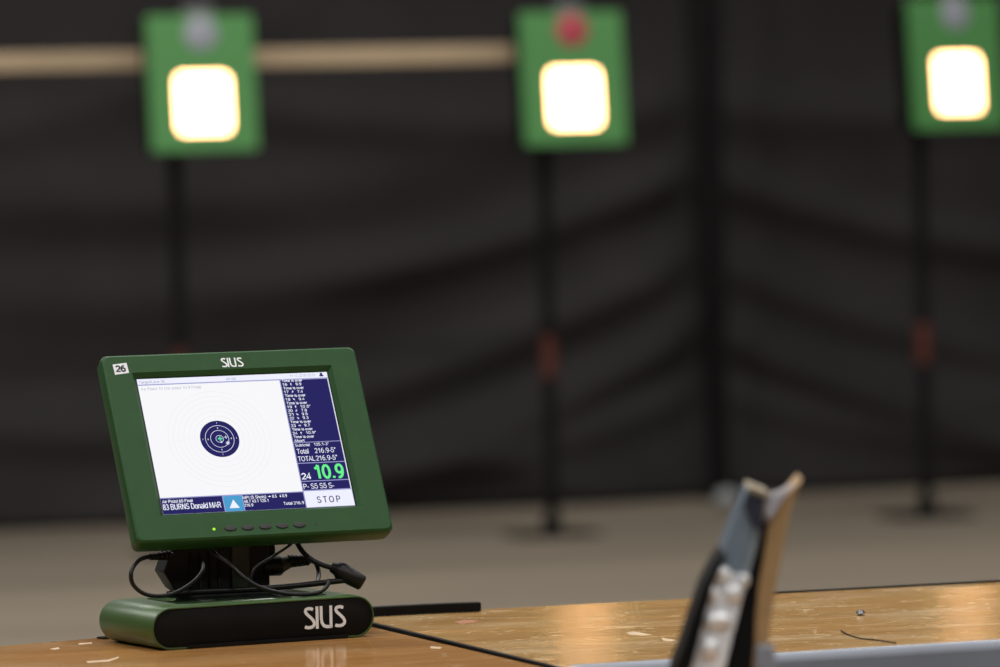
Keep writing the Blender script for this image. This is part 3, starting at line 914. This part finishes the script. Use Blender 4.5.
cs = empty('upright_case', 'blurred tall black-rimmed case with silvery glints made as domes and tan wooden back strip', 'case', (1.97, 4.80, 0.718), R(-20))
rim = MB()
rim.prism([(-0.070, 0.0), (-0.066, 0.05), (-0.0538, 0.1035), (-0.0459, 0.1221), (-0.0369, 0.1491), (-0.026, 0.178), (-0.0138, 0.2011), (-0.0055, 0.2115),
           (-0.0030, 0.2075), (-0.0100, 0.1945), (-0.0180, 0.175), (-0.0245, 0.1517), (-0.0310, 0.1256), (-0.0375, 0.1032), (-0.050, 0.05), (-0.056, 0.0)], -0.012, 0.10, 'cap')
rim.build('rim', cs, 0.002)
fc = MB()
fc.prism([(-0.0066, 0.2094), (0.0043, 0.2382), (0.0136, 0.2586), (0.0180, 0.2690), (0.0300, 0.2640), (0.0262, 0.2376), (0.0180, 0.2087), (0.0110, 0.1870), (-0.0120, 0.1900)], 0.0, 0.09, 'case_blue')
fc.prism([(0.0300, 0.2640), (0.0356, 0.2609), (0.0320, 0.2376), (0.0242, 0.2087), (0.0178, 0.1860), (0.0110, 0.1870), (0.0180, 0.2087), (0.0262, 0.2376)], 0.004, 0.09, 'case_blue_highlight')
fc.build('glossy_panel', cs, 0.001)
nv = MB().prism([(0.0145, 0.2570), (0.0185, 0.2660), (0.0345, 0.2590), (0.0310, 0.2300), (0.0230, 0.2330), (0.0180, 0.2430)], -0.004, 0.0, 'case_navy').build('upper_flap', cs, 0.001)
sv = MB().prism([(-0.0115, 0.1920), (0.0185, 0.1890), (0.0101, 0.1621), (0.002, 0.1332), (-0.0061, 0.1025), (-0.022, 0.05), (-0.035, 0.0), (-0.056, 0.0), (-0.050, 0.05), (-0.0375, 0.1032), (-0.0310, 0.1256), (-0.0245, 0.1517), (-0.0180, 0.175)], -0.002, 0.09, 'case_silver').build('silver_panel', cs, 0.001)
for x, z, rx, rz in ((-0.0070, 0.1900, 0.0085, 0.0075), (0.0032, 0.1712, 0.0088, 0.0095), (-0.0117, 0.1462, 0.0135, 0.0085), (0.0140, 0.1836, 0.0045, 0.0065), (-0.016, 0.172, 0.0045, 0.008), (-0.020, 0.120, 0.009, 0.010)):
    MB().dome((0, 0, 0), rx, 0.006, rz, 'glint').build('glint_dome', cs, loc=(x, -0.003, z))  # bright domes added to stand in for the glints on the panel
bk = MB().prism([(0.0320, 0.2376), (0.0369, 0.2318), (0.0325, 0.2029), (0.0279, 0.1796), (0.0250, 0.1506), (0.0235, 0.1243), (0.0210, 0.1019), (0.018, 0.0), (-0.035, 0.0), (-0.022, 0.05), (-0.0061, 0.1025), (0.002, 0.1332), (0.0101, 0.1621), (0.0162, 0.1826), (0.0242, 0.2087)], 0.012, 0.10, 'black').build('inner_side', cs, 0.001)
tn = MB().prism([(0.0393, 0.2500), (0.0450, 0.2500), (0.0625, 0.2680), (0.0705, 0.2773), (0.0626, 0.2575), (0.0566, 0.237), (0.0504, 0.2081), (0.0438, 0.1792), (0.0404, 0.1558), (0.0367, 0.1325), (0.0355, 0.1212), (0.033, 0.05), (0.031, 0.0),
                 (0.018, 0.0), (0.0200, 0.05), (0.0201, 0.1019), (0.0229, 0.1243), (0.0244, 0.1506), (0.0279, 0.1796), (0.0325, 0.2029), (0.0369, 0.2318)], 0.008, 0.10, 'tan').build('wooden_strip', cs, 0.001)
wf = MB().prism([(0.037, 0.2375), (0.0356, 0.2609), (0.0535, 0.2680), (0.0640, 0.2735), (0.0520, 0.2590), (0.0425, 0.2440)], 0.002, 0.012, 'pale_violet').build('pale_flap', cs, 0.001)
lp = MB().prism([(0.0180, 0.2672), (0.0205, 0.2722), (0.0394, 0.2640), (0.0360, 0.2600)], -0.006, 0.09, 'tan_pale').build('top_lip', cs, 0.001)
fb = MB().prism([(0.0233, 0.1230), (0.0405, 0.1225), (0.0420, 0.095), (0.040, 0.0), (0.020, 0.0)], -0.010, 0.006, 'trim').build('foot_block', cs, 0.003)
